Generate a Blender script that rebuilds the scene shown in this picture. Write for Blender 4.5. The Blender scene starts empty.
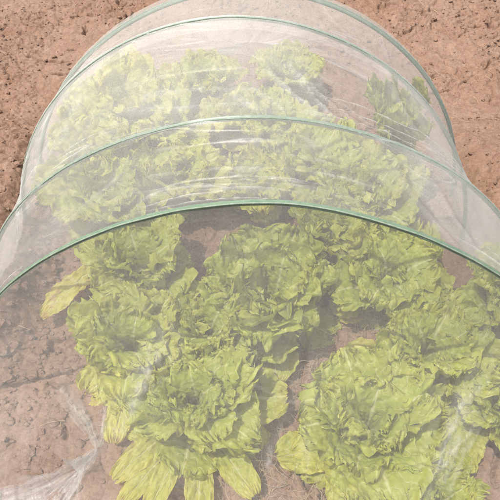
import bpy, math, random
import numpy as np
from mathutils import Matrix

R = math.radians
rng = np.random.default_rng(11)
random.seed(4)
S = bpy.context.scene
COL = S.collection

# ------------------------------------------------------------------ noise
def _hash(ix, iy, seed):
    h = (ix.astype(np.int64)*374761393 + iy.astype(np.int64)*668265263 + seed*974634777) & 0xFFFFFFFF
    h = ((h ^ (h >> 13))*1274126177) & 0xFFFFFFFF
    return (h ^ (h >> 16)) & 0xFFFFFFFF
def pn(x, y, seed=0):
    """2D gradient noise, about -1..1"""
    x = np.asarray(x, float); y = np.asarray(y, float)
    x, y = np.broadcast_arrays(x, y)
    ix = np.floor(x); iy = np.floor(y); fx = x-ix; fy = y-iy
    u = fx*fx*fx*(fx*(fx*6-15)+10); v = fy*fy*fy*(fy*(fy*6-15)+10)
    def g(dx, dy):
        a = _hash(ix+dx, iy+dy, seed)/4294967296.0*2*np.pi
        return np.cos(a)*(fx-dx)+np.sin(a)*(fy-dy)
    n0 = g(0,0)*(1-u)+g(1,0)*u; n1 = g(0,1)*(1-u)+g(1,1)*u
    return (n0*(1-v)+n1*v)*1.5
def sstep(a, b, x):
    t = np.clip((x-a)/(b-a), 0, 1); return t*t*(3-2*t)
def cell(x, y, seed=0):
    """Worley distance F1 and F2-F1"""
    ix = np.floor(x); iy = np.floor(y)
    f1 = np.full(x.shape, 9.0); f2 = np.full(x.shape, 9.0)
    for dx in (-1,0,1):
        for dy in (-1,0,1):
            a = _hash(ix+dx, iy+dy, seed)/4294967296.0
            b = _hash(ix+dx, iy+dy, seed+77)/4294967296.0
            d = np.hypot(ix+dx+a-x, iy+dy+b-y)
            n1 = np.minimum(f1, d); f2 = np.minimum(f2, np.maximum(f1, d)); f1 = n1
    return f1, f2-f1

# ------------------------------------------------------------------ mesh / object helpers
def mesh_obj(name, verts, faces, mat, parent=None, uv=None, attrs=None, smooth=True):
    verts = np.asarray(verts, np.float32).reshape(-1, 3)
    me = bpy.data.meshes.new(name)
    faces = np.asarray(faces, np.int32)
    nf, k = faces.shape
    me.vertices.add(len(verts)); me.vertices.foreach_set('co', verts.ravel())
    me.loops.add(nf*k); me.loops.foreach_set('vertex_index', faces.ravel())
    me.polygons.add(nf)
    me.polygons.foreach_set('loop_start', np.arange(0, nf*k, k, dtype=np.int32))
    me.polygons.foreach_set('loop_total', np.full(nf, k, np.int32))
    me.polygons.foreach_set('use_smooth', np.full(nf, smooth, bool))
    if uv is not None:
        l = me.uv_layers.new(name='UVMap')
        l.data.foreach_set('uv', np.asarray(uv, np.float32)[faces.ravel()].ravel())
    for an, av in (attrs or {}).items():
        a = me.attributes.new(an, 'FLOAT', 'POINT'); a.data.foreach_set('value', np.asarray(av, np.float32).ravel())
    me.update(calc_edges=True); me.validate()
    me.materials.append(mat)
    o = bpy.data.objects.new(name, me); COL.objects.link(o)
    if parent is not None: o.parent = parent
    return o
def grid_faces(nu, nv, off=0):
    i = np.arange(nu-1)[:, None]; j = np.arange(nv-1)[None, :]
    a = i*nv+j
    return np.stack([a, a+nv, a+nv+1, a+1], -1).reshape(-1, 4)+off
def tag(o, label=None, cat=None, group=None, kind=None):
    if label: o['label'] = label
    if cat: o['category'] = cat
    if group: o['group'] = group
    if kind: o['kind'] = kind
    return o
def empty(name, loc):
    o = bpy.data.objects.new(name, None); o.location = loc; o.empty_display_size = .1
    COL.objects.link(o); return o
def tube(path, rad, n=12):
    path = np.asarray(path, float); m = len(path)
    T = np.gradient(path, axis=0); T /= np.linalg.norm(T, axis=1)[:, None]
    ref = np.array([0, 1.0, 0.02]); A = np.cross(T, ref); A /= np.linalg.norm(A, axis=1)[:, None]
    B = np.cross(A, T)
    rad = np.broadcast_to(np.asarray(rad, float), (m,))
    th = np.linspace(0, 2*np.pi, n, endpoint=False)
    V = path[:, None, :]+rad[:, None, None]*(np.cos(th)[None, :, None]*A[:, None, :]+np.sin(th)[None, :, None]*B[:, None, :])
    i = np.arange(m-1)[:, None]; j = np.arange(n)[None, :]; a = i*n+j; b = i*n+(j+1) % n
    F = np.stack([a, b, b+n, a+n], -1).reshape(-1, 4)
    return V.reshape(-1, 3), F

# ------------------------------------------------------------------ materials
def new_mat(name):
    m = bpy.data.materials.new(name); m.use_nodes = True
    nt = m.node_tree; nt.nodes.clear()
    def N(t, **kw):
        n = nt.nodes.new(t)
        for k, v in kw.items():
            if k.startswith('i_'):
                key = k[2:]; key = int(key) if key.isdigit() else key.replace('_', ' ')
                n.inputs[key].default_value = v
            else: setattr(n, k, v)
        return n
    return m, N, nt.links.new
def ramp(N, stops):
    r = N('ShaderNodeValToRGB'); e = r.color_ramp.elements
    while len(e) < len(stops): e.new(.5)
    for k, (p, c) in enumerate(stops): e[k].position = p; e[k].color = (*c, 1) if len(c) == 3 else c
    return r
def math_n(N, L, op, a, b=None, clamp=False):
    n = N('ShaderNodeMath', operation=op); n.use_clamp = clamp
    for k, v in ((0, a), (1, b)):
        if v is None: continue
        if isinstance(v, (int, float)): n.inputs[k].default_value = v
        else: L(v, n.inputs[k])
    return n.outputs[0]

def soil_material():
    m, N, L = new_mat('soil')
    tc = N('ShaderNodeTexCoord')
    big = N('ShaderNodeTexNoise', i_Scale=3.0, i_Detail=6.0, i_Roughness=.62)
    mid = N('ShaderNodeTexNoise', i_Scale=28.0, i_Detail=8.0, i_Roughness=.7)
    fin = N('ShaderNodeTexNoise', i_Scale=190.0, i_Detail=5.0, i_Roughness=.7)
    for n in (big, mid, fin): L(tc.outputs['Object'], n.inputs['Vector'])
    r1 = ramp(N, [(.33, (.225, .13, .085)), (.5, (.262, .17, .124)), (.68, (.335, .232, .177))])
    r2 = ramp(N, [(.32, (.175, .105, .072)), (.5, (.262, .172, .126)), (.7, (.37, .268, .206))])
    L(big.outputs[0], r1.inputs[0]); L(mid.outputs[0], r2.inputs[0])
    mx = N('ShaderNodeMix', data_type='RGBA', blend_type='MIX'); mx.inputs[0].default_value = .5
    L(r1.outputs[0], mx.inputs[6]); L(r2.outputs[0], mx.inputs[7])
    r3 = ramp(N, [(.3, (.72, .70, .69)), (.52, (1, 1, 1)), (.74, (1.16, 1.15, 1.15))])
    L(fin.outputs[0], r3.inputs[0])
    mu = N('ShaderNodeMix', data_type='RGBA', blend_type='MULTIPLY'); mu.inputs[0].default_value = 1
    L(mx.outputs[2], mu.inputs[6]); L(r3.outputs[0], mu.inputs[7])
    bp = N('ShaderNodeBump', i_Strength=.9, i_Distance=.006)
    hh = math_n(N, L, 'ADD', mid.outputs[0], math_n(N, L, 'MULTIPLY', fin.outputs[0], .5))
    L(hh, bp.inputs['Height'])
    p = N('ShaderNodeBsdfPrincipled', i_Roughness=.95); p.inputs['Specular IOR Level'].default_value = .05
    L(mu.outputs[2], p.inputs['Base Color']); L(bp.outputs[0], p.inputs['Normal'])
    o = N('ShaderNodeOutputMaterial'); L(p.outputs[0], o.inputs[0])
    return m

def leaf_material(name, green, pale, yellow):
    m, N, L = new_mat(name)
    uv = N('ShaderNodeUVMap', uv_map='UVMap'); sp = N('ShaderNodeSeparateXYZ'); L(uv.outputs[0], sp.inputs[0])
    tc = N('ShaderNodeTexCoord')
    s, t = sp.outputs[0], sp.outputs[1]
    at = math_n(N, L, 'ABSOLUTE', math_n(N, L, 'SUBTRACT', t, .5))          # 0 midrib .. .5 margin
    # midrib narrows towards the tip
    wid = math_n(N, L, 'MULTIPLY_ADD', math_n(N, L, 'SUBTRACT', 1.0, s), .09); wid.node.inputs[2].default_value = .012
    rib = math_n(N, L, 'SUBTRACT', 1.0, math_n(N, L, 'DIVIDE', at, wid), True)
    # side veins
    nz = N('ShaderNodeTexNoise', i_Scale=5.0, i_Detail=2.0); L(uv.outputs[0], nz.inputs['Vector'])
    q = math_n(N, L, 'SUBTRACT', math_n(N, L, 'MULTIPLY', s, 8.0), math_n(N, L, 'MULTIPLY', at, 4.0))
    q = math_n(N, L, 'ADD', q, math_n(N, L, 'MULTIPLY', nz.outputs[0], 2.0))
    q = math_n(N, L, 'ABSOLUTE', math_n(N, L, 'SUBTRACT', math_n(N, L, 'FRACT', q), .5))
    vein = math_n(N, L, 'SUBTRACT', 1.0, math_n(N, L, 'MULTIPLY', q, 11.0), True)
    vsum = math_n(N, L, 'MAXIMUM', math_n(N, L, 'MULTIPLY', rib, .95), math_n(N, L, 'MULTIPLY', vein, .5))
    av = N('ShaderNodeAttribute', attribute_name='yel')
    n2 = N('ShaderNodeTexNoise', i_Scale=22.0, i_Detail=5.0, i_Roughness=.65); L(tc.outputs['Object'], n2.inputs['Vector'])
    yl = math_n(N, L, 'ADD', av.outputs['Fac'], math_n(N, L, 'MULTIPLY', math_n(N, L, 'SUBTRACT', n2.outputs[0], .5), 1.1), True)
    c1 = N('ShaderNodeMix', data_type='RGBA'); c1.inputs[6].default_value = (*green, 1); c1.inputs[7].default_value = (*yellow, 1)
    L(yl, c1.inputs[0])
    n4 = N('ShaderNodeTexNoise', i_Scale=38.0, i_Detail=3.0); L(tc.outputs['Object'], n4.inputs['Vector'])
    br = math_n(N, L, 'MULTIPLY', math_n(N, L, 'MULTIPLY', math_n(N, L, 'SUBTRACT', n4.outputs[0], .56), 9.0, True), math_n(N, L, 'MULTIPLY', math_n(N, L, 'SUBTRACT', av.outputs['Fac'], .52), 3.0, True))
    c0 = N('ShaderNodeMix', data_type='RGBA'); c0.inputs[7].default_value = (.50, .33, .17, 1)
    L(math_n(N, L, 'MULTIPLY', br, .8), c0.inputs[0]); L(c1.outputs[2], c0.inputs[6])
    c2 = N('ShaderNodeMix', data_type='RGBA'); c2.inputs[7].default_value = (*pale, 1)
    L(vsum, c2.inputs[0]); L(c0.outputs[2], c2.inputs[6])
    bl = N('ShaderNodeTexVoronoi', i_Scale=75.0, feature='SMOOTH_F1'); L(tc.outputs['Object'], bl.inputs['Vector'])
    n3 = N('ShaderNodeTexNoise', i_Scale=130.0, i_Detail=3.0); L(tc.outputs['Object'], n3.inputs['Vector'])
    hgt = math_n(N, L, 'SUBTRACT', math_n(N, L, 'ADD', math_n(N, L, 'MULTIPLY', vsum, -.5), math_n(N, L, 'MULTIPLY', n3.outputs[0], .45)), bl.outputs[0])
    bp = N('ShaderNodeBump', i_Strength=.7, i_Distance=.005); L(hgt, bp.inputs['Height'])
    p = N('ShaderNodeBsdfPrincipled', i_Roughness=.42); p.inputs['Specular IOR Level'].default_value = .4
    L(c2.outputs[2], p.inputs['Base Color']); L(bp.outputs[0], p.inputs['Normal'])
    tr = N('ShaderNodeBsdfTranslucent')
    tm = N('ShaderNodeMix', data_type='RGBA', blend_type='MULTIPLY'); tm.inputs[0].default_value = 1
    tm.inputs[7].default_value = (1.5, 1.36, .62, 1); L(c2.outputs[2], tm.inputs[6]); L(tm.outputs[2], tr.inputs[0])
    ms = N('ShaderNodeMixShader'); ms.inputs[0].default_value = .5
    L(p.outputs[0], ms.inputs[1]); L(tr.outputs[0], ms.inputs[2])
    o = N('ShaderNodeOutputMaterial'); L(ms.outputs[0], o.inputs[0])
    return m

def net_material(name, base):
    """white woven netting: the share of each spot that thread covers, the rest open; patchy glare and crease sheen are painted in"""
    m, N, L = new_mat(name)
    uv = N('ShaderNodeUVMap', uv_map='UVMap')
    fo = N('ShaderNodeAttribute', attribute_name='fold')
    g1 = N('ShaderNodeTexNoise', i_Scale=330.0, i_Detail=3.0, i_Roughness=.7); L(uv.outputs[0], g1.inputs['Vector'])
    w1 = N('ShaderNodeTexWave', i_Scale=150.0, i_Distortion=1.2, bands_direction='X'); w1.inputs['Detail Scale'].default_value = 6.0
    w2 = N('ShaderNodeTexWave', i_Scale=150.0, i_Distortion=1.2, bands_direction='Y'); w2.inputs['Detail Scale'].default_value = 6.0
    for w in (w1, w2): L(uv.outputs[0], w.inputs['Vector'])
    g2 = N('ShaderNodeTexNoise', i_Scale=7.0, i_Detail=7.0, i_Roughness=.66); L(uv.outputs[0], g2.inputs['Vector'])
    wv = math_n(N, L, 'MULTIPLY', math_n(N, L, 'SUBTRACT', math_n(N, L, 'MAXIMUM', w1.outputs['Fac'], w2.outputs['Fac']), .68), .22)
    gr = math_n(N, L, 'MULTIPLY', math_n(N, L, 'SUBTRACT', g1.outputs[0], .5), 1.2)
    pa = math_n(N, L, 'MULTIPLY', math_n(N, L, 'SUBTRACT', g2.outputs[0], .5), .95)  # broad milky patches that paint glare on the net as thread cover
    f = math_n(N, L, 'ADD', fo.outputs['Fac'], base)
    k = math_n(N, L, 'ADD', math_n(N, L, 'ADD', wv, gr), math_n(N, L, 'ADD', pa, 1.0))
    f = math_n(N, L, 'MULTIPLY', f, k)
    f = math_n(N, L, 'MINIMUM', math_n(N, L, 'MAXIMUM', f, .02), .93)
    d = N('ShaderNodeBsdfDiffuse'); d.inputs[0].default_value = (.74, .75, .75, 1)
    t = N('ShaderNodeBsdfTranslucent'); t.inputs[0].default_value = (.74, .75, .75, 1)
    ad = N('ShaderNodeMixShader'); ad.inputs[0].default_value = .42
    L(d.outputs[0], ad.inputs[1]); L(t.outputs[0], ad.inputs[2])
    gl = N('ShaderNodeBsdfGlossy', i_Roughness=.38); gl.inputs[0].default_value = (.9, .9, .9, 1)
    a2 = N('ShaderNodeMixShader'); a2.inputs[0].default_value = .06
    L(ad.outputs[0], a2.inputs[1]); L(gl.outputs[0], a2.inputs[2])
    tp = N('ShaderNodeBsdfTransparent')
    mx = N('ShaderNodeMixShader'); L(f, mx.inputs[0]); L(tp.outputs[0], mx.inputs[1]); L(a2.outputs[0], mx.inputs[2])
    o = N('ShaderNodeOutputMaterial'); L(mx.outputs[0], o.inputs[0])
    return m

def simple(name, c1, c2, scale, rough, spec=.4, bump=.0, bscale=None):
    m, N, L = new_mat(name)
    tc = N('ShaderNodeTexCoord'); n = N('ShaderNodeTexNoise', i_Scale=scale, i_Detail=4.0, i_Roughness=.65)
    L(tc.outputs['Object'], n.inputs['Vector'])
    r = ramp(N, [(.35, c1), (.65, c2)]); L(n.outputs[0], r.inputs[0])
    p = N('ShaderNodeBsdfPrincipled', i_Roughness=rough); p.inputs['Specular IOR Level'].default_value = spec
    L(r.outputs[0], p.inputs['Base Color'])
    if bump:
        b = N('ShaderNodeBump', i_Strength=bump, i_Distance=.002); n2 = N('ShaderNodeTexNoise', i_Scale=bscale or scale*4, i_Detail=3.0)
        L(tc.outputs['Object'], n2.inputs['Vector']); L(n2.outputs[0], b.inputs['Height']); L(b.outputs[0], p.inputs['Normal'])
    o = N('ShaderNodeOutputMaterial'); L(p.outputs[0], o.inputs[0])
    return m

M_SOIL = soil_material()
M_LEAF = leaf_material('lettuce_leaf', (.40, .465, .072), (.70, .73, .42), (.60, .58, .125))
M_DEAD = leaf_material('withered_leaf', (.30, .20, .10), (.42, .32, .18), (.36, .27, .12))
M_STALK = simple('stalk', (.36, .44, .16), (.48, .54, .26), 30, .5)
M_NET = net_material('netting', .225)
M_HOOP = simple('hoop_green', (.115, .19, .12), (.17, .245, .17), 60, .65, .25, .35, 700)
M_SEAM = simple('hoop_seam', (.19, .26, .19), (.29, .35, .28), 90, .6, .3, .5, 900)
M_STRAW = simple('straw', (.34, .25, .15), (.58, .47, .32), 9, .8, .2)
M_GRASS = simple('dry_grass', (.30, .25, .17), (.50, .43, .31), 14, .8, .2)

# ------------------------------------------------------------------ ground
def soil_h(x, y):
    h = .022*pn(x*1.9, y*1.9, 1)+.014*pn(x*5.1+3, y*5.1, 2)
    f1, f21 = cell(x*11+.9*pn(x*9, y*9, 40), y*11+.9*pn(x*9+5, y*9, 41), 3)
    amp = sstep(-.25, .35, pn(x*2.3, y*2.3, 9))
    h += .014*amp*(sstep(.02, .28, f21)-.6)*(1-.7*f1)
    f1, f21 = cell(x*30+.7*pn(x*30, y*30, 42), y*30, 5)
    h += .006*(sstep(.0, .3, f21)-.6)*(.35+.65*amp)
    wx = x+.012*pn(x*21, y*21, 50); wy = y+.012*pn(x*21+7, y*21, 51)
    h += .005*pn(wx*17, wy*17, 6)+.0042*(.3-np.abs(pn(wx*33, wy*29, 7)))+.0044*(.3-np.abs(pn(wx*64, wy*71, 8)))+.0034*(.3-np.abs(pn(wx*130, wy*130, 12)))+.0016*pn(x*230, y*230, 13)
    # narrow broken hollows here and there
    pit = 1-np.abs(pn(wx*4.1, wy*6.7, 21))*7-1.5*np.clip(pn(x*9, y*9, 22)+.12, 0, 1)-2.0*np.clip(.15-pn(x*3.1, y*3.1, 23), 0, 1)+.5*pn(x*40, y*40, 24)
    h -= .028*sstep(.45, 1.0, pit)
    rough = np.exp(-((x+.62)/.24)**2-((y-.66)/.34)**2)
    f1, f21 = cell(wx*19+.5*pn(x*14, y*14, 61), wy*19, 62)
    h += rough*(.013*(sstep(0, .22, f21)-.6)*(1.1-f1)+.008*(.3-np.abs(pn(wx*40, wy*40, 63))))
    near = np.exp(-((x/2.6)**2+((y-1.2)/2.6)**2)**2)
    # soil banked over the net's edge along both sides
    bank = np.exp(-((np.abs(x)-.80)/.09)**2)*sstep(.2, .6, y)*(1-sstep(1.35, 1.7, y))
    side = .16*sstep(.60, .77, np.abs(x))*sstep(.55, .85, y)*(1-sstep(1.25, 1.75, y))   # the bed lies a little lower than the ground beside it
    return h*(.25+.75*near)+side+.02*bank*(1+.5*pn(x*9, y*9, 31))
def axis(lo, hi, step, far, n):
    mid = np.arange(lo, hi+step/2, step)
    g = np.geomspace(step*2, far, n)
    return np.concatenate([(lo-g)[::-1], mid, hi+g])
gx = axis(-1.5, 1.5, .0037, 260, 34); gy = axis(.0, 2.7, .0037, 260, 34)
GX, GY = np.meshgrid(gx, gy, indexing='ij')
GZ = soil_h(GX, GY)
g = mesh_obj('ground', np.stack([GX, GY, GZ], -1), grid_faces(len(gx), len(gy)), M_SOIL)
tag(g, kind='structure')
def gh(x, y): return float(soil_h(np.array([x], float), np.array([y], float))[0])

# loose crumbs and clods, far too many to count
def icos():
    import bmesh
    bm = bmesh.new(); bmesh.ops.create_icosphere(bm, subdivisions=2, radius=1)
    v = np.array([w.co[:] for w in bm.verts]); f = np.array([[w.index for w in q.verts] for q in bm.faces]); bm.free()
    return v, f
IV, IF = icos()
def clod(size, flat, seed):
    r = 1+.33*pn(IV[:, 0]*1.3+seed*3.1, IV[:, 1]*1.3+IV[:, 2]*1.7, seed)+.38*pn(IV[:, 0]*3+seed, IV[:, 2]*3-IV[:, 1]*2, seed+5)
    v = IV*r[:, None]
    q = rng.normal(size=(3, 3)); q, _ = np.linalg.qr(q)
    v = v@q*np.array([1, rng.uniform(.6, 1), flat])*size
    return v
VV, FF, off = [], [], 0
for k in range(900):
    x = rng.normal(-.66, .19); y = rng.normal(.66, .24)
    if x > -.40 and y > .45: continue
    s_ = min(.003+rng.exponential(.0042), .019)
    v = clod(s_, rng.uniform(.4, .75), k)+np.array([x, y, gh(x, y)+s_*.12])
    VV.append(v); FF.append(IF+off); off += len(v)
pos = []
for k in range(17000):
    x = rng.uniform(-1.5, 1.5); y = rng.uniform(-.1, 2.7)
    dens = sstep(-.2, .5, pn(np.array([x*2.3]), np.array([y*2.3]), 9))[0]
    if rng.random() > .25+.75*dens: continue
    pos.append((x, y))
pos = np.array(pos); pz = soil_h(pos[:, 0], pos[:, 1])
for k, (x, y) in enumerate(pos):
    s = min(.0013+rng.exponential(.0019), .011)
    v = clod(s, rng.uniform(.5, .9), k % 997)+np.array([x, y, pz[k]+s*.25])
    VV.append(v); FF.append(IF+off); off += len(v)
o = mesh_obj('soil_crumbs', np.concatenate(VV), np.concatenate(FF), M_SOIL, smooth=False)
tag(o, 'loose reddish brown soil crumbs and small clods strewn over the bed', 'soil', kind='stuff')

# straws and dry grass wisps
def wisps(n, region, lmin, lmax, rad, lift, bend, seed, test=None):
    r = np.random.default_rng(seed); V, F, of = [], [], 0
    while len(V) < n:
        x = r.uniform(region[0], region[1]); y = r.uniform(region[2], region[3])
        if test and not test(x, y, r): continue
        a = r.uniform(0, 2*np.pi); l = r.uniform(lmin, lmax); m = 9
        s = np.linspace(0, 1, m); cv = r.normal(0, bend)
        aa = a+cv*s
        px = x+np.cumsum(np.cos(aa))*l/m; py = y+np.cumsum(np.sin(aa))*l/m
        pz = soil_h(px, py).max()+.002+lift*r.random()*np.sin(s*np.pi*r.uniform(.4, 1))*l
        v, f = tube(np.stack([px, py, pz], 1), rad*r.uniform(.6, 1.3)*(1-.6*s), 4)
        V.append(v); F.append(f+of); of += len(v)
    return np.concatenate(V), np.concatenate(F)
v, f = wisps(240, (-1.5, 1.5, 0, 2.7), .015, .075, .00075, .15, .5, 5)
tag(mesh_obj('dry_straw', v, f, M_STRAW), 'short bits of pale dry straw lying on the bare soil', 'straw', kind='stuff')
patches = [(.34, .77, .13), (.09, .42, .13), (.17, .62, .10), (.12, .30, .13), (.60, .66, .10), (-.02, .32, .1), (.30, .62, .09), (-.45, 1.0, .07)]
def in_patch(x, y, r):
    for cx, cy, q in patches:
        if (x-cx)**2+(y-cy)**2 < (q*r.random()**.5*1.1)**2: return True
    return False
v, f = wisps(620, (-.6, .75, .15, 1.3), .03, .11, .0006, .55, 1.3, 6, in_patch)
tag(mesh_obj('dry_grass', v, f, M_GRASS), 'tangled greyish dry grass wisps on the soil between the lettuces', 'grass', kind='stuff')

# ------------------------------------------------------------------ lettuces
def leaf_geo(r, L, W, base, az, elev, curl, cup, ruf, yel, ns=56, nt=45, roll=0., petiole=.24, savoy=1., pt=1., frill=1.):
    s = np.linspace(0, 1, ns)[:, None]; t = np.linspace(-1, 1, nt)[None, :]
    ss = sstep(.10, .78, s)
    w = .5*W*(petiole*(1-ss)+ss)*np.sqrt(np.clip(1-(.985*s)**6.5, 0, 1))**pt
    phi = np.arctan2(t*1.05, (s-.45)*2.0)
    m = np.clip(np.maximum(np.abs(t)**1.8*sstep(.10, .45, s), sstep(.58, 1, s)**1.7), 0, 1)
    p = r.uniform(0, 6.28, 8); sd = int(r.integers(0, 9999))
    A1 = pn(phi*1.5+p[0], m*.5, sd); A2 = pn(phi*3.6+p[1], m*.8, sd+1)
    A3 = pn(phi*7.5+p[2], m*1.1, sd+2); A4 = pn(phi*18+p[3], m*1.3, sd+3)
    B2 = pn(phi*3.9+p[4], m*.8, sd+4); B3 = pn(phi*7.9+p[5], m, sd+5); B4 = pn(phi*17+p[6], m, sd+6)
    w = w*(1+m*(.13*A2+frill*(.16*np.abs(A3)+.10*np.abs(B4)+.05*B4)))
    sl = s+sstep(.55, 1, s)*m*frill*(.05*A2+.07*np.abs(A3)+.03*B4)
    ang = elev-curl*(.45*s[:, 0]**1.4+.75*s[:, 0]**4)+.12*np.sin(s[:, 0]*4+p[4])
    ds = L/(ns-1)
    rr = np.concatenate([[0], np.cumsum(np.cos(ang[:-1]))*ds]); zz = np.concatenate([[0], np.cumsum(np.sin(ang[:-1]))*ds])
    sx = np.interp(sl, s[:, 0], rr)+np.clip(sl-1, 0, 1)*L*np.cos(ang[-1])
    sz = np.interp(sl, s[:, 0], zz)+np.clip(sl-1, 0, 1)*L*np.sin(ang[-1])
    an = np.interp(sl, s[:, 0], ang)
    fr = np.clip(sstep(.60, 1, np.abs(t))*sstep(.12, .4, s)+sstep(.84, 1, s), 0, 1)
    ruff = ruf*(m*.38*A1+m**2*.75*A2*frill+fr*1.35*A3+fr**1.5*1.15*A4)
    sav = savoy*.0042*(pn(s*L*40+p[0], t*W*30+s*0, sd+7)+.6*pn(s*L*95, t*W*62+p[1], sd+8))*sstep(.12, .5, s)*(L/.2)
    rl = roll+.14*np.sin(p[2])*s
    lat = t*w
    up = cup*np.abs(t)**1.7*w+ruff+sav
    la = lat*np.cos(rl)-up*np.sin(rl); ul = lat*np.sin(rl)+up*np.cos(rl)
    la = la+.45*ruf*fr*B3
    al = .4*ruf*fr*B3
    X = sx-ul*np.sin(an)+al*np.cos(an); Z = sz+ul*np.cos(an)+al*np.sin(an); Y = la
    Y = Y+.085*L*np.sin(p[3])*s**2
    ca, sa = np.cos(az), np.sin(az)
    P = np.stack([base[0]+X*ca-Y*sa, base[1]+X*sa+Y*ca, base[2]+Z], -1).reshape(-1, 3)
    uv = np.stack(np.broadcast_arrays(s, .5+.5*t), -1).reshape(-1, 2)
    yv = np.full((ns, nt), yel)+.15*fr+.08*m**2-.18*(1-m)  # frilled rim tinted lighter to paint light shining through it, blade greener
    return P, grid_faces(ns, nt), uv, yv.ravel()
class Acc:
    def __init__(s): s.P, s.F, s.U, s.Y, s.n = [], [], [], [], 0
    def add(s, q):
        P, F, U, Y = q; s.P.append(P); s.F.append(F+s.n); s.U.append(U); s.Y.append(Y); s.n += len(P)
    def build(s, name, mat, parent):
        return mesh_obj(name, np.concatenate(s.P), np.concatenate(s.F), mat, parent, np.concatenate(s.U), {'yel': np.concatenate(s.Y)})
def one(q, name, mat, parent):
    a = Acc(); a.add(q); return a.build(name, mat, parent)

GROUP = 'leaf lettuces growing under the netting tunnel'
def lettuce(x, y, rad, tall, label, seed, yel=.25, lean=(0, 0), extra=(), dead=(), n_out=8, n_in=12, tight=1.0, steep=0, wide=1.0, size=(1, 1, 1)):
    """rad: spread of the outer leaves, tall: height of the heart"""
    r = np.random.default_rng(seed)
    z0 = gh(x, y)
    root = empty('lettuce', (x, y, z0)); tag(root, label, 'lettuce', GROUP)
    root.rotation_euler = (lean[0], lean[1], 0); root.scale = size
    h0 = .012
    st = np.stack([np.zeros(6), np.zeros(6), np.linspace(-.035, .05*tall/.25, 6)], 1)
    v, f = tube(st, np.linspace(.014, .009, 6), 10)
    mesh_obj('stalk', v, f, M_STALK, root)
    a0 = r.uniform(0, 6.28)
    for k in range(n_out):                                   # spreading outer leaves, each a mesh of its own
        az = a0+k*2.39996+r.normal(0, .15)
        q = k/n_out
        L = rad*r.uniform(.92, 1.15)*(1.04-.16*q); W = L*r.uniform(.78, 1.0)
        el = R(18+34*q+r.normal(0, 5)); cu = R(38+r.normal(0, 14))
        one(leaf_geo(r, L, W, (.006*math.cos(az), .006*math.sin(az), h0+.022*q), az, el, cu, r.uniform(.05, .3), .017*rad/.19*r.uniform(.8, 1.25),
                     yel+r.uniform(-.12, .3)*(1-q), roll=r.normal(0, .12)), 'outer_leaf', M_LEAF, root)
    acc = Acc()                                               # the frilled heart
    for k in range(n_in):
        az = a0+1+k*2.39996+r.normal(0, .12)
        q = k/(n_in-1)
        L = (tall*1.16-.26*tall*q)*r.uniform(.9, 1.12); W = L*wide*r.uniform(.68, .92)
        el = R(min(50+steep, 84)+max(30-steep, 2)*q+r.normal(0, 4)); cu = R((58-12*q)*tight+r.normal(0, 12))
        acc.add(leaf_geo(r, L, W, (.004*math.cos(az), .004*math.sin(az), h0+.02+.035*q*tall/.25), az, el, cu, r.uniform(.15, .45), .021*tall/.2*r.uniform(.85, 1.3),
                         yel-.12+r.uniform(-.15, .12), roll=r.normal(0, .12), ns=60, nt=47))
    for k in range(4 if steep == 0 else 1):                   # crumpled young leaves closing the middle
        az = r.uniform(0, 6.28); L = tall*r.uniform(.52, .74); W = L*wide*r.uniform(.85, 1.1)
        acc.add(leaf_geo(r, L, W, (.012*math.cos(az), .012*math.sin(az), h0+.05*tall/.25), az, R(r.uniform(66, 88)), R(r.uniform(-5, 45)), r.uniform(.2, .5), .021*tall/.2,
                         yel-.18+r.uniform(-.1, .1), roll=r.normal(0, .3), ns=46, nt=37))
    acc.build('heart', M_LEAF, root)
    for (az, L, W, el, cu, yl, *bs) in extra:
        bx, by = bs or (0, 0)
        o = one(leaf_geo(r, L, W, (bx, by, h0+.05*bool(bs)), R(az), R(el), R(cu), .15, .0075*W/.1, yl, petiole=.38, ns=50, frill=.3), 'outer_leaf', M_LEAF, root)
        if yl > .7: o['label'] = 'long yellowing outer leaf lying towards the soil'
    for (az, L, W, el, cu) in dead:
        o = one(leaf_geo(r, L, W, (0, 0, .01), R(az), R(el), R(cu), .9, .008, .2, petiole=.5, savoy=2.5), 'withered_leaf', M_DEAD, root)
        o['label'] = 'shrivelled brown leaf at the foot of the plant'
    return root

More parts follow.
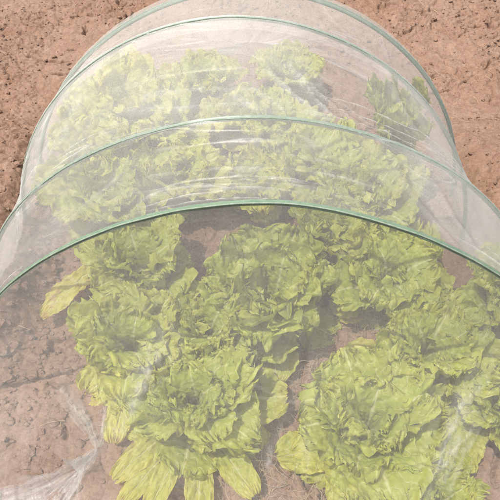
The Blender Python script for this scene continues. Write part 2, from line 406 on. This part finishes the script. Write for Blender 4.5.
PL = [
 # x, y, spread, height, label, options
 (.288, .432, .195, .215, 'broad frilly green lettuce in the foreground to the right of the bare soil gap', dict(yel=.16, n_in=13, extra=[(192, .20, .13, 25, 30, .6), (200, .235, .12, 12, 8, .35), (250, .2, .12, 22, 40, .3)])),
 (-.138, .500, .185, .195, 'tightly curled frilly lettuce in the foreground with long leaves hanging towards the viewer', dict(yel=.14, n_in=14, tight=1.2,
    n_out=7, extra=[(252, .30, .062, 20, 36, .45), (276, .30, .08, 18, 36, .5), (236, .30, .060, 20, 36, .5), (300, .27, .085, 20, 34, .4), (2, .245, .16, 22, 26, .3), (190, .20, .12, 20, 26, .35), (218, .27, .07, 22, 40, .6)])),
 (.065, .80, .215, .24, 'large open lettuce with upright leaves in the middle of the bed below the front hoop', dict(yel=.12, n_in=13, tight=.8, extra=[(275, .235, .13, 22, 30, .35), (250, .2, .1, 20, 30, .4)])),
 (-.318, .900, .18, .20, 'leafy lettuce just below the front hoop with one long yellow leaf stretched to its left', dict(yel=.22, extra=[(222, .32, .085, 8, 24, .95, -.065, .10), (215, .2, .1, 15, 20, .5)], dead=[(226, .25, .05, 8, 18), (216, .25, .045, 14, 30), (236, .24, .05, 6, 18), (207, .22, .04, 6, 14)])),
 (-.315, .640, .165, .19, 'yellow green frilly lettuce at the left edge of the planting above the gathered net', dict(yel=.32, extra=[(262, .24, .08, 18, 22, .7)])),
 (.405, .860, .16, .21, 'round finely frilled lettuce right of centre tucked under the front hoop', dict(yel=.2, n_in=14, tight=1.25, extra=[(200, .19, .1, 22, 30, .55), (215, .17, .09, 18, 25, .7)])),
 (.470, .628, .155, .20, 'frilly lettuce directly behind the broad foreground one', dict(yel=.25, extra=[(172, .24, .10, 25, 35, .6)], dead=[(20, .15, .06, 15, 40)])),
 (.690, .76, .12, .17, 'small lettuce at the right edge beside a withered brown leaf', dict(yel=.25, dead=[(200, .13, .05, 15, 40), (220, .13, .05, 20, 50)])),
 (.635, .485, .135, .15, 'low lettuce at the right edge with one large flat leaf toward the viewer', dict(yel=.2, n_in=12, extra=[(215, .215, .135, 24, 30, .3), (185, .17, .12, 22, 30, .3)])),
 (.245, 1.01, .14, .19, 'lettuce wedged between the large open one and the round frilled one', dict(yel=.27)),
 (-.450, 1.14, .165, .22, 'lettuce by the left net wall between the first and second hoops', dict(yel=.18)),
 (.225, 1.30, .15, .22, 'lettuce standing beyond the second hoop slightly right of the middle', dict(yel=.2)),
 (.380, 1.14, .16, .21, 'lettuce seen between the first two hoops on the right with a yellow leaf', dict(yel=.2, extra=[(330, .13, .085, 35, 60, .95)])),
 (.02, 1.23, .11, .16, 'small pale lettuce in the middle seen between the first two hoops', dict(yel=.35)),
 (-.25, 1.25, .12, .19, 'pale lettuce left of the middle seen between the first two hoops', dict(yel=.35)),
 (-.495, 1.31, .125, .22, 'lettuce nearest the left leg of the third hoop', dict(yel=.35)),
 (-.41, 1.52, .13, .26, 'tall yellowish lettuce at the back left under the third hoop', dict(yel=.5)),
 (-.33, 1.42, .135, .22, 'lettuce at the back left in front of the tall yellowish one', dict(yel=.3)),
 (-.16, 1.70, .125, .17, 'small lettuce in the last row left of the middle', dict(yel=.35)),
 (-.03, 1.54, .125, .17, 'small lettuce in the second to last row near the middle', dict(yel=.45)),
 (.15, 1.79, .12, .16, 'farthest small lettuce right of the middle at the very back', dict(yel=.35)),
 (.09, 1.48, .11, .18, 'faint lettuce in the middle just behind the second hoop', dict(yel=.2)),
 (.525, 1.34, .05, .33, 'tall upright bright lettuce alone at the back right against bare soil', dict(yel=.22, n_in=11, n_out=1, tight=.6, steep=28, wide=.55, lean=(.10, -.24), size=(.62, .72, 1.15))),
 (.445, .262, .125, .13, 'low half hidden lettuce at the bottom edge of the bed on the right', dict(yel=.2, n_in=14)),
 (-.118, .70, .12, .16, 'small lettuce between the curled foreground one and the open middle one', dict(yel=.3, n_out=8, n_in=14)),
]
for k, (x, y, rd, tl, lb, op) in enumerate(PL):
    lettuce(x, y, rd*.88, tl*.93, lb, 100+k, **op)

# ------------------------------------------------------------------ netting tunnel
# hoop: y, x, backward tilt, yaw, half width, height, curve exponent
HP = [(.4924, .049, .1541, -.0751, .79, .7693, 1.7698),
      (.806, .0161, .0557, -.0188, .76, .7379, 1.8624),
      (1.0531, -.0218, .1528, -.0356, .6922, .7558, 1.9388),
      (1.2083, -.0057, .1034, .005, .6804, .7487, 1.9291)]
def hoop_pt(q, T, grow=0.):
    y, x, tilt, yaw, a, h, n = q
    ct, st = np.cos(T), np.sin(T); e = 2/n
    lx = np.sign(ct)*np.abs(ct)**e*(a+grow); lz = np.sign(st)*np.abs(st)**e*(h+grow)
    return np.stack([x+lx*np.cos(yaw), y+lx*np.sin(yaw)+lz*np.sin(tilt), lz*np.cos(tilt)], -1)
def even(q, n, lo=-.05, grow=0.):
    """points evenly spaced along the hoop from its left foot to its right foot"""
    T = np.linspace(np.pi-lo, lo, 1500); P = hoop_pt(q, T, grow)
    d = np.concatenate([[0], np.cumsum(np.linalg.norm(np.diff(P, axis=0), axis=1))])
    s = np.linspace(0, d[-1], n)
    return np.stack([np.interp(s, d, P[:, k]) for k in range(3)], 1), d[-1]

net = empty('netting_tunnel', (0, 1.0, 0))
tag(net, 'white insect netting tunnel on four green hoops covering the lettuce bed', 'garden tunnel')
def child(o):
    o.parent = net; o.matrix_parent_inverse = Matrix.Translation(net.location).inverted(); return o
for k, q in enumerate(HP):
    P, _ = even(q, 220, -.06)
    rr = (.0054, .0053, .0050, .0044)[k]
    v, f = tube(P, rr*(1+.05*pn(np.arange(220)*.3, np.zeros(220), k)), 14)
    ho = child(mesh_obj('hoop', v, f, M_HOOP))
    P2, _ = even(q, 300, -.06, .0045)
    wob = .0012*pn(np.arange(300)*.12, np.full(300, 3.3), 60+k)
    P2[:, 1] += (-.0052 if k < 3 else .0045)+wob
    v, f = tube(P2, .0017, 6)
    s = mesh_obj('seam', v, f, M_SEAM); s.parent = ho

def polydist(U, V, pts):
    d = np.full(U.shape, 9.0); al = np.zeros(U.shape)
    acc = 0
    for (u0, v0), (u1, v1) in zip(pts[:-1], pts[1:]):
        du, dv = u1-u0, v1-v0; l2 = du*du+dv*dv
        k = np.clip(((U-u0)*du+(V-v0)*dv)/l2, 0, 1)
        dd = np.hypot(U-u0-k*du, V-v0-k*dv)
        b = dd < d; d = np.where(b, dd, d); al = np.where(b, acc+k*l2**.5, al); acc += l2**.5
    return d, al
def panel(name, C0, C1, nv, mid=None, folds=(), extra=None, seed=0, wr=1.0, disp=.004, hem0=0, hem1=0, swap=False, side=0., dense=0., clear=0.):
    """net between two curves; folds are polylines in (fraction across, fraction along)"""
    nu = len(C0); u = np.linspace(0, 1, nu)[:, None]; v = np.linspace(0, 1, nv)[None, :]
    P = C0[:, None, :]*(1-v[..., None])+C1[:, None, :]*v[..., None]
    if mid is not None: P = P+mid(u, v)
    lu = np.linalg.norm(np.diff(C0, axis=0), axis=1).sum(); lv = np.linalg.norm(C1-C0, axis=1).mean()
    U = u*lu+0*v; V = v*lv+0*u
    du = np.gradient(P, axis=0); dv = np.gradient(P, axis=1)
    Nn = np.cross(du, dv); Nn /= np.linalg.norm(Nn, axis=2)[..., None]+1e-9
    flip = np.sign((Nn[..., 2]).mean()); Nn *= flip
    fold = np.full((nu, nv), dense); h = np.zeros((nu, nv))
    # fine creases long along the hoops, thin across; sheen painted in as denser thread
    if wr:
        wx, wy = (2.6, 26) if not swap else (22, 2.2)
        a = pn(U*wx+.25*pn(U*7, V*7, seed), V*wy+1.4*pn(U*2.1, V*3, seed+1), seed+2)
        b = pn(U*wx*.8+11+V*4, V*wy*1.5+U*6+1.1*pn(U*2.7, V*3, seed+3), seed+4)
        for n, k in ((a, 1.), (b, .6)):
            line = np.clip(1-np.abs(n)/.075, 0, 1)**2
            gate = sstep(-.12, .45, pn(U*3.1+k, V*5, seed+6))
            fold += wr*.15*k*line*gate; h += .003*k*line*gate*wr
    for (pts, w, dens, hh) in folds:
        d, al = polydist(U, V, [(a*lu, b*lv) for a, b in pts])
        d = d+.004*pn(al*14, al*0+1.7, seed+9)
        e = (.6*np.exp(-(d/(w*.5))**2)+.4*np.exp(-(d/(w*2.6))**2))*np.clip(.42+.7*pn(al*7, d*30, seed+8), 0, 1.)*np.clip(.8+.9*pn(U*70, V*38, seed+13)+.6*pn(U*150, V*110, seed+14), .1, 1.5)*.8
        fold += dens*np.clip(e, 0, 1.2); h += .6*hh*np.exp(-(d/(w*1.6))**2)  # real fold, raised, with its white sheen painted in as extra cover
    fold += (.17*sstep(.605, .65, u)+.03*sstep(.34, .28, u))*side+0*v
    if side: fold += .12*sstep(.17, .02, P[..., 2])
    fold -= clear*sstep(.545, .58, u)*(1-sstep(.66, .70, u))+0*v
    if hem0: fold += np.where(V < hem0, .11, 0)
    if hem1: fold += np.where(V > lv-hem1, .11, 0)
    if extra is not None:
        ef, eh = extra(u+0*v, v+0*u, P); fold += ef; h += eh
    h += disp*(pn(U*5, V*8, seed+11)+.5*pn(U*12, V*17, seed+12))*np.clip(4*v*(1-v), 0, 1)
    P = P+Nn*h[..., None]
    uv = np.stack([U, V], -1).reshape(-1, 2)
    o = mesh_obj(name, P.reshape(-1, 3), grid_faces(nu, nv), M_NET, None, uv, {'fold': fold.ravel()})
    return child(o)

def sag(amount):
    def f(u, v):
        b = np.sin(np.pi*v)**.8
        z = np.zeros((u.shape[0], v.shape[1], 3))
        ang = np.pi*(1-u)
        z[..., 0] = -amount*.8*np.cos(ang)*b
        z[..., 2] = -amount*np.sin(ang)*b
        return z
    return f
NU = 420
C = [even(q, NU, -.05, .0065)[0] for q in HP]
panel('roof_netting', C[0], C[1], 150, sag(.022), seed=20, side=1., dense=.10, wr=1.2, folds=[
    ([(.41, .79), (.44, .765), (.484, .758), (.53, .75)], .003, .5, .003), ([(.40, .52), (.427, .483), (.484, .436), (.532, .436), (.59, .42)], .0032, .5, .003),
    ([(.40, .27), (.44, .22), (.516, .145)], .003, .45, .003), ([(.43, .30), (.47, .24)], .003, .4, .003), ([(.52, .60), (.57, .58)], .0025, .4, .003),
    ([(.305, .416), (.351, .564)], .004, .4, .004), ([(.315, .35), (.365, .60)], .0035, .35, .004), ([(.33, .44), (.375, .66)], .004, .35, .004), ([(.29, .5), (.33, .68)], .004, .3, .004),
    ([(.615, .85), (.632, .336), (.64, .1)], .007, .25, .004), ([(.66, .75), (.671, .268)], .006, .2, .004), ([(.57, .3), (.60, .12)], .003, .35, .003)])
panel('roof_netting', C[1], C[2], 170, sag(.024), seed=40, side=.6, dense=.20, clear=.15, wr=1.2, hem1=.035, folds=[
    ([(.36, .62), (.382, .586), (.446, .533), (.484, .527), (.51, .53)], .0022, .32, .003), 
    ([(.382, .32), (.434, .178), (.496, .142)], .0032, .5, .003), ([(.40, .42), (.46, .33), (.50, .31)], .003, .35, .003),
    ([(.542, .592), (.555, .35), (.566, .118)], .0035, .5, .004), ([(.55, .5), (.578, .2), (.599, .04)], .0035, .5, .004), ([(.52, .52), (.542, .237), (.55, .1)], .003, .45, .003),
    ([(.53, .4), (.555, .12)], .003, .4, .003), ([(.57, .42), (.60, .15), (.625, .05)], .0035, .4, .004), ([(.505, .3), (.525, .1)], .003, .4, .003), ([(.48, .3), (.50, .08)], .003, .3, .003),
    ([(.305, .72), (.27, .60), (.239, .503), (.22, .3)], .012, .35, .006), ([(.29, .55), (.26, .40)], .006, .3, .005), ([(.66, .9), (.672, .5), (.68, .2)], .010, .3, .005)])
panel('roof_netting', C[2], C[3], 100, sag(.012), seed=60, wr=.8, dense=.09, folds=[
    ([(.58, .95), (.6, .5), (.64, .1)], .003, .35, .003), ([(.66, .9), (.67, .2)], .003, .25, .003), ([(.3, .8), (.34, .1)], .003, .25, .003)])

# far end: drawn in behind the last hoop and tied down to the soil
q4 = HP[3]
nb = 130
tt = np.linspace(0, 1, nb)
base4 = C[3]
rows = []
for t in tt:
    wx = math.sqrt(max(0, 1-t**2.2)); hz = (1-t**1.3)
    p = base4.copy()
    p[:, 0] = (p[:, 0])*(.05+.95*wx); p[:, 2] = p[:, 2]*hz
    p[:, 1] = p[:, 1]+(.86*t)
    rows.append(p)
BP = np.stack(rows, 1)
def backfun(u, v):
    return BP-(BP[:, :1]*(1-v[..., None])+BP[:, -1:]*v[..., None])
def backfold(u, v, P):
    n = pn(u*34, v*1.2, 71); l = np.clip(1-np.abs(n)/.16, 0, 1)**2*sstep(.1, .9, v)
    return .12*l+.10*sstep(.5, 1, v), .012*n*sstep(.15, 1, v)
panel('end_netting', BP[:, 0], BP[:, -1], nb, backfun, extra=backfold, seed=80, wr=.5, dense=.05)

# near end: falls from the front hoop to the soil, gathered in at the left
gp = np.array([(0, -.79, .50), (.05, -.92, .36), (.11, -.82, .2), (.2, -.56, .155), (.3, -.38, .14), (.4, -.2, .13), (.5, .0, .12),
               (.6, .18, .10), (.7, .36, .09), (.8, .54, .13), (.88, .66, .22), (.94, .78, .31), (1, .83, .44)])
us = np.linspace(0, 1, NU)
def smooth_interp(x, xp, fp):
    y = np.interp(x, xp, fp); k = np.hanning(13); k /= k.sum()
    yp = np.pad(y, 6, mode='edge'); return np.convolve(yp, k, 'valid')
G = np.stack([smooth_interp(us, gp[:, 0], gp[:, 1]), smooth_interp(us, gp[:, 0], gp[:, 2]), np.zeros(NU)], 1)
G[:, 2] = soil_h(G[:, 0], G[:, 1])+.012
TIE = np.array([-.394, .405, gh(-.394, .405)+.02])
_v = np.linspace(0, 1, 330)
_S = C[0][:, None]*(1-_v[None, :, None])+G[:, None]*_v[None, :, None]
_i = np.unravel_index(np.argmin(((_S-TIE)**2).sum(-1)), _S.shape[:2])
PU, PV = us[_i[0]], _v[_i[1]]
def front_mid(u, v):
    z = np.zeros((NU, v.shape[1], 3))
    b = np.sin(np.pi*v)
    z[..., 2] = .012*b*np.sin(np.pi*u); z[..., 1] = -.02*b*np.sin(np.pi*u)
    # pulled down to the soil where it is tied
    d = np.hypot((u-PU)*2.3, (v-PV)*.75)
    z += np.exp(-d/.05)[..., None]*(TIE-_S[_i])[None, None]
    return z
def front_fold(u, v, P):
    # radiating gathers towards the tied point and soft vertical pleats elsewhere
    du = (u-PU); dv = (PV-v)*.75
    ang = np.arctan2(du*2.2, dv+.015); rad = np.hypot(du*2.2, dv)
    n = pn(np.cos(ang)*3.2+5, np.sin(ang)*3.2+rad*2, 91); l = np.clip(1-np.abs(n)/.13, 0, 1)**2
    g_ = np.exp(-(rad/.17)**2)
    f = .30*l*g_*(.6+.7*pn(u*60, v*30, 94))+.25*np.exp(-(rad/.018)**2)
    pl = pn(u*17+.6*pn(u*4, v*3, 92), v*1.1, 93)
    k = sstep(.35, 1, v)
    return f+.05*np.clip(pl, 0, 1)*k, .010*n*g_+.010*pl*k
panel('end_netting', C[0], G, 330, front_mid, extra=front_fold, seed=95, wr=.45, dense=-.022, folds=[
    ([(.413, .298), (.399, .359), (.387, .419), (.375, .474), (.362, .52)], .016, .46, .008), ([(.396, .33), (.380, .44)], .007, .35, .006), ([(.405, .31), (.395, .40)], .006, .3, .006),
    ([(.705, .24), (.69, .32), (.678, .40), (.675, .48), (.673, .60)], .040, .20, .006), ([(.695, .283), (.683, .331), (.677, .36)], .008, .45, .006), ([(.697, .41), (.69, .50), (.69, .571)], .007, .45, .006),
    ([(.68, .40), (.676, .47), (.68, .55)], .006, .5, .006), ([(.71, .36), (.705, .46)], .006, .35, .006), ([(.688, .44), (.683, .53)], .005, .45, .006), ([(.70, .48), (.70, .6)], .006, .4, .006),
    ([(.506, .57), (.508, .63)], .0022, .5, .003), ([(.506, .62), (.520, .46)], .003, .3, .003), ([(.54, .5), (.545, .62)], .004, .25, .003),
    ([(.301, .377), (.315, .44), (.329, .492), (.337, .56)], .005, .4, .005), ([(.35, .44), (.345, .52)], .005, .35, .004)])

# the gathered end of the net trailing from the tied point over the soil
def tail(pts, w0, w1, seed, fade=0.):
    pts = np.array(pts); n, m = 110, 26
    d = np.concatenate([[0], np.cumsum(np.linalg.norm(np.diff(pts, axis=0), axis=1))])
    q = np.linspace(0, d[-1], n)
    c = np.stack([np.interp(q, d, pts[:, k]) for k in range(2)], 1)
    kk = np.hanning(21); kk /= kk.sum()
    c = np.stack([np.convolve(np.pad(c[:, k], 10, mode='edge'), kk, 'valid') for k in range(2)], 1)
    T = np.gradient(c, axis=0); T /= np.linalg.norm(T, axis=1)[:, None]; B = np.stack([-T[:, 1], T[:, 0]], 1)
    a = np.linspace(-1, 1, m)[None, :]; l = (q/d[-1])[:, None]
    w = w0+(w1-w0)*l**.8
    ww = w*(1+.22*pn(l*6+0*a, np.sign(a)*3.3+0*l, seed))
    X = c[:, None, 0]+B[:, None, 0]*a*ww; Y = c[:, None, 1]+B[:, None, 1]*a*ww
    cr = pn(a*2.6+.5*pn(l*4, a*0, seed+1), l*2.2+0*a, seed+2)
    base = np.array([soil_h(c[:, 0], c[:, 1])]).T+.012
    Z = base+.006*(1-a*a)+.010*cr*(1-.4*l)+.003*pn(a*7, l*9, seed+3)
    fold = .03+.20*np.clip(1-np.abs(cr)/.3, 0, 1)+.15*pn(a*4, l*6, seed+4)-.06*l
    fold = np.where(True, (fold+.2)*(1-fade*sstep(.25, 1, l))-.2, fold)
    uv = np.stack([a*w, l*d[-1]+0*a], -1).reshape(-1, 2)
    child(mesh_obj('gathered_tail', np.stack([X, Y, Z], -1).reshape(-1, 3), grid_faces(n, m), M_NET, None, uv, {'fold': fold.ravel()}))
tail([(-.392, .405), (-.43, .372), (-.50, .325), (-.60, .285), (-.75, .24)], .004, .052, 201)
tail([(-.392, .402), (-.425, .345), (-.465, .295), (-.52, .22)], .004, .030, 211)

tail([(-.392, .404), (-.425, .45), (-.47, .51), (-.52, .575)], .004, .030, 221, .95)
tail([(-.391, .404), (-.385, .45), (-.372, .50), (-.365, .56)], .004, .024, 231, .95)
# a few single things on the soil
def single_clod(x, y, s, label, seed):
    v = clod(s, .75, seed)
    o = mesh_obj('soil_clod', v, IF, M_SOIL); o.location = (x, y, gh(x, y)+s*.3); tag(o, label, 'clod')
single_clod(-.53, .475, .017, 'knobbly pinkish soil clod under the net left of the gathered fold', 31)
single_clod(-.45, .425, .014, 'small pale clod right beside the gathered net point', 47)
# ------------------------------------------------------------------ light, camera, output
EL, AZ = R(71), R(-104)      # sun high on the left of the bed (AZ from +Y towards +X)
w = bpy.data.worlds.new('World'); S.world = w; w.use_nodes = True
nt = w.node_tree; nt.nodes.clear()
sky = nt.nodes.new('ShaderNodeTexSky'); sky.sky_type = 'NISHITA'; sky.sun_disc = False
sky.dust_density = 5.0; sky.ozone_density = .4
sky.sun_elevation = EL; sky.sun_rotation = AZ
bg = nt.nodes.new('ShaderNodeBackground'); bg.inputs[1].default_value = .135
wo = nt.nodes.new('ShaderNodeOutputWorld'); nt.links.new(sky.outputs[0], bg.inputs[0]); nt.links.new(bg.outputs[0], wo.inputs[0])
sl = bpy.data.lights.new('sun', 'SUN'); sl.energy = 4.1; sl.angle = R(.5); sl.color = (1, .945, .84)
so = bpy.data.objects.new('sun', sl); COL.objects.link(so)
d = np.array([math.cos(EL)*math.sin(AZ), math.cos(EL)*math.cos(AZ), math.sin(EL)])
from mathutils import Vector
so.rotation_euler = Vector(d).to_track_quat('Z', 'Y').to_euler()

cam = bpy.data.cameras.new('camera'); co = bpy.data.objects.new('camera', cam); COL.objects.link(co)
cam.sensor_fit = 'HORIZONTAL'; cam.sensor_width = 36; cam.lens = 18/math.tan(R(24))
cam.clip_start = .01; cam.clip_end = 1000
co.matrix_world = Matrix.Translation((0, 0, 1.5))@Matrix.Rotation(R(90-55.279), 4, 'X')@Matrix.Rotation(R(-.335), 4, 'Z')
S.camera = co
S.render.engine = 'CYCLES'
S.cycles.transparent_max_bounces = 32; S.cycles.max_bounces = 10; S.cycles.transmission_bounces = 8; S.cycles.diffuse_bounces = 7
S.view_settings.view_transform = 'Standard'; S.view_settings.look = 'None'; S.view_settings.gamma = 1
S.view_settings.use_curve_mapping = False
S.view_settings.exposure = .36
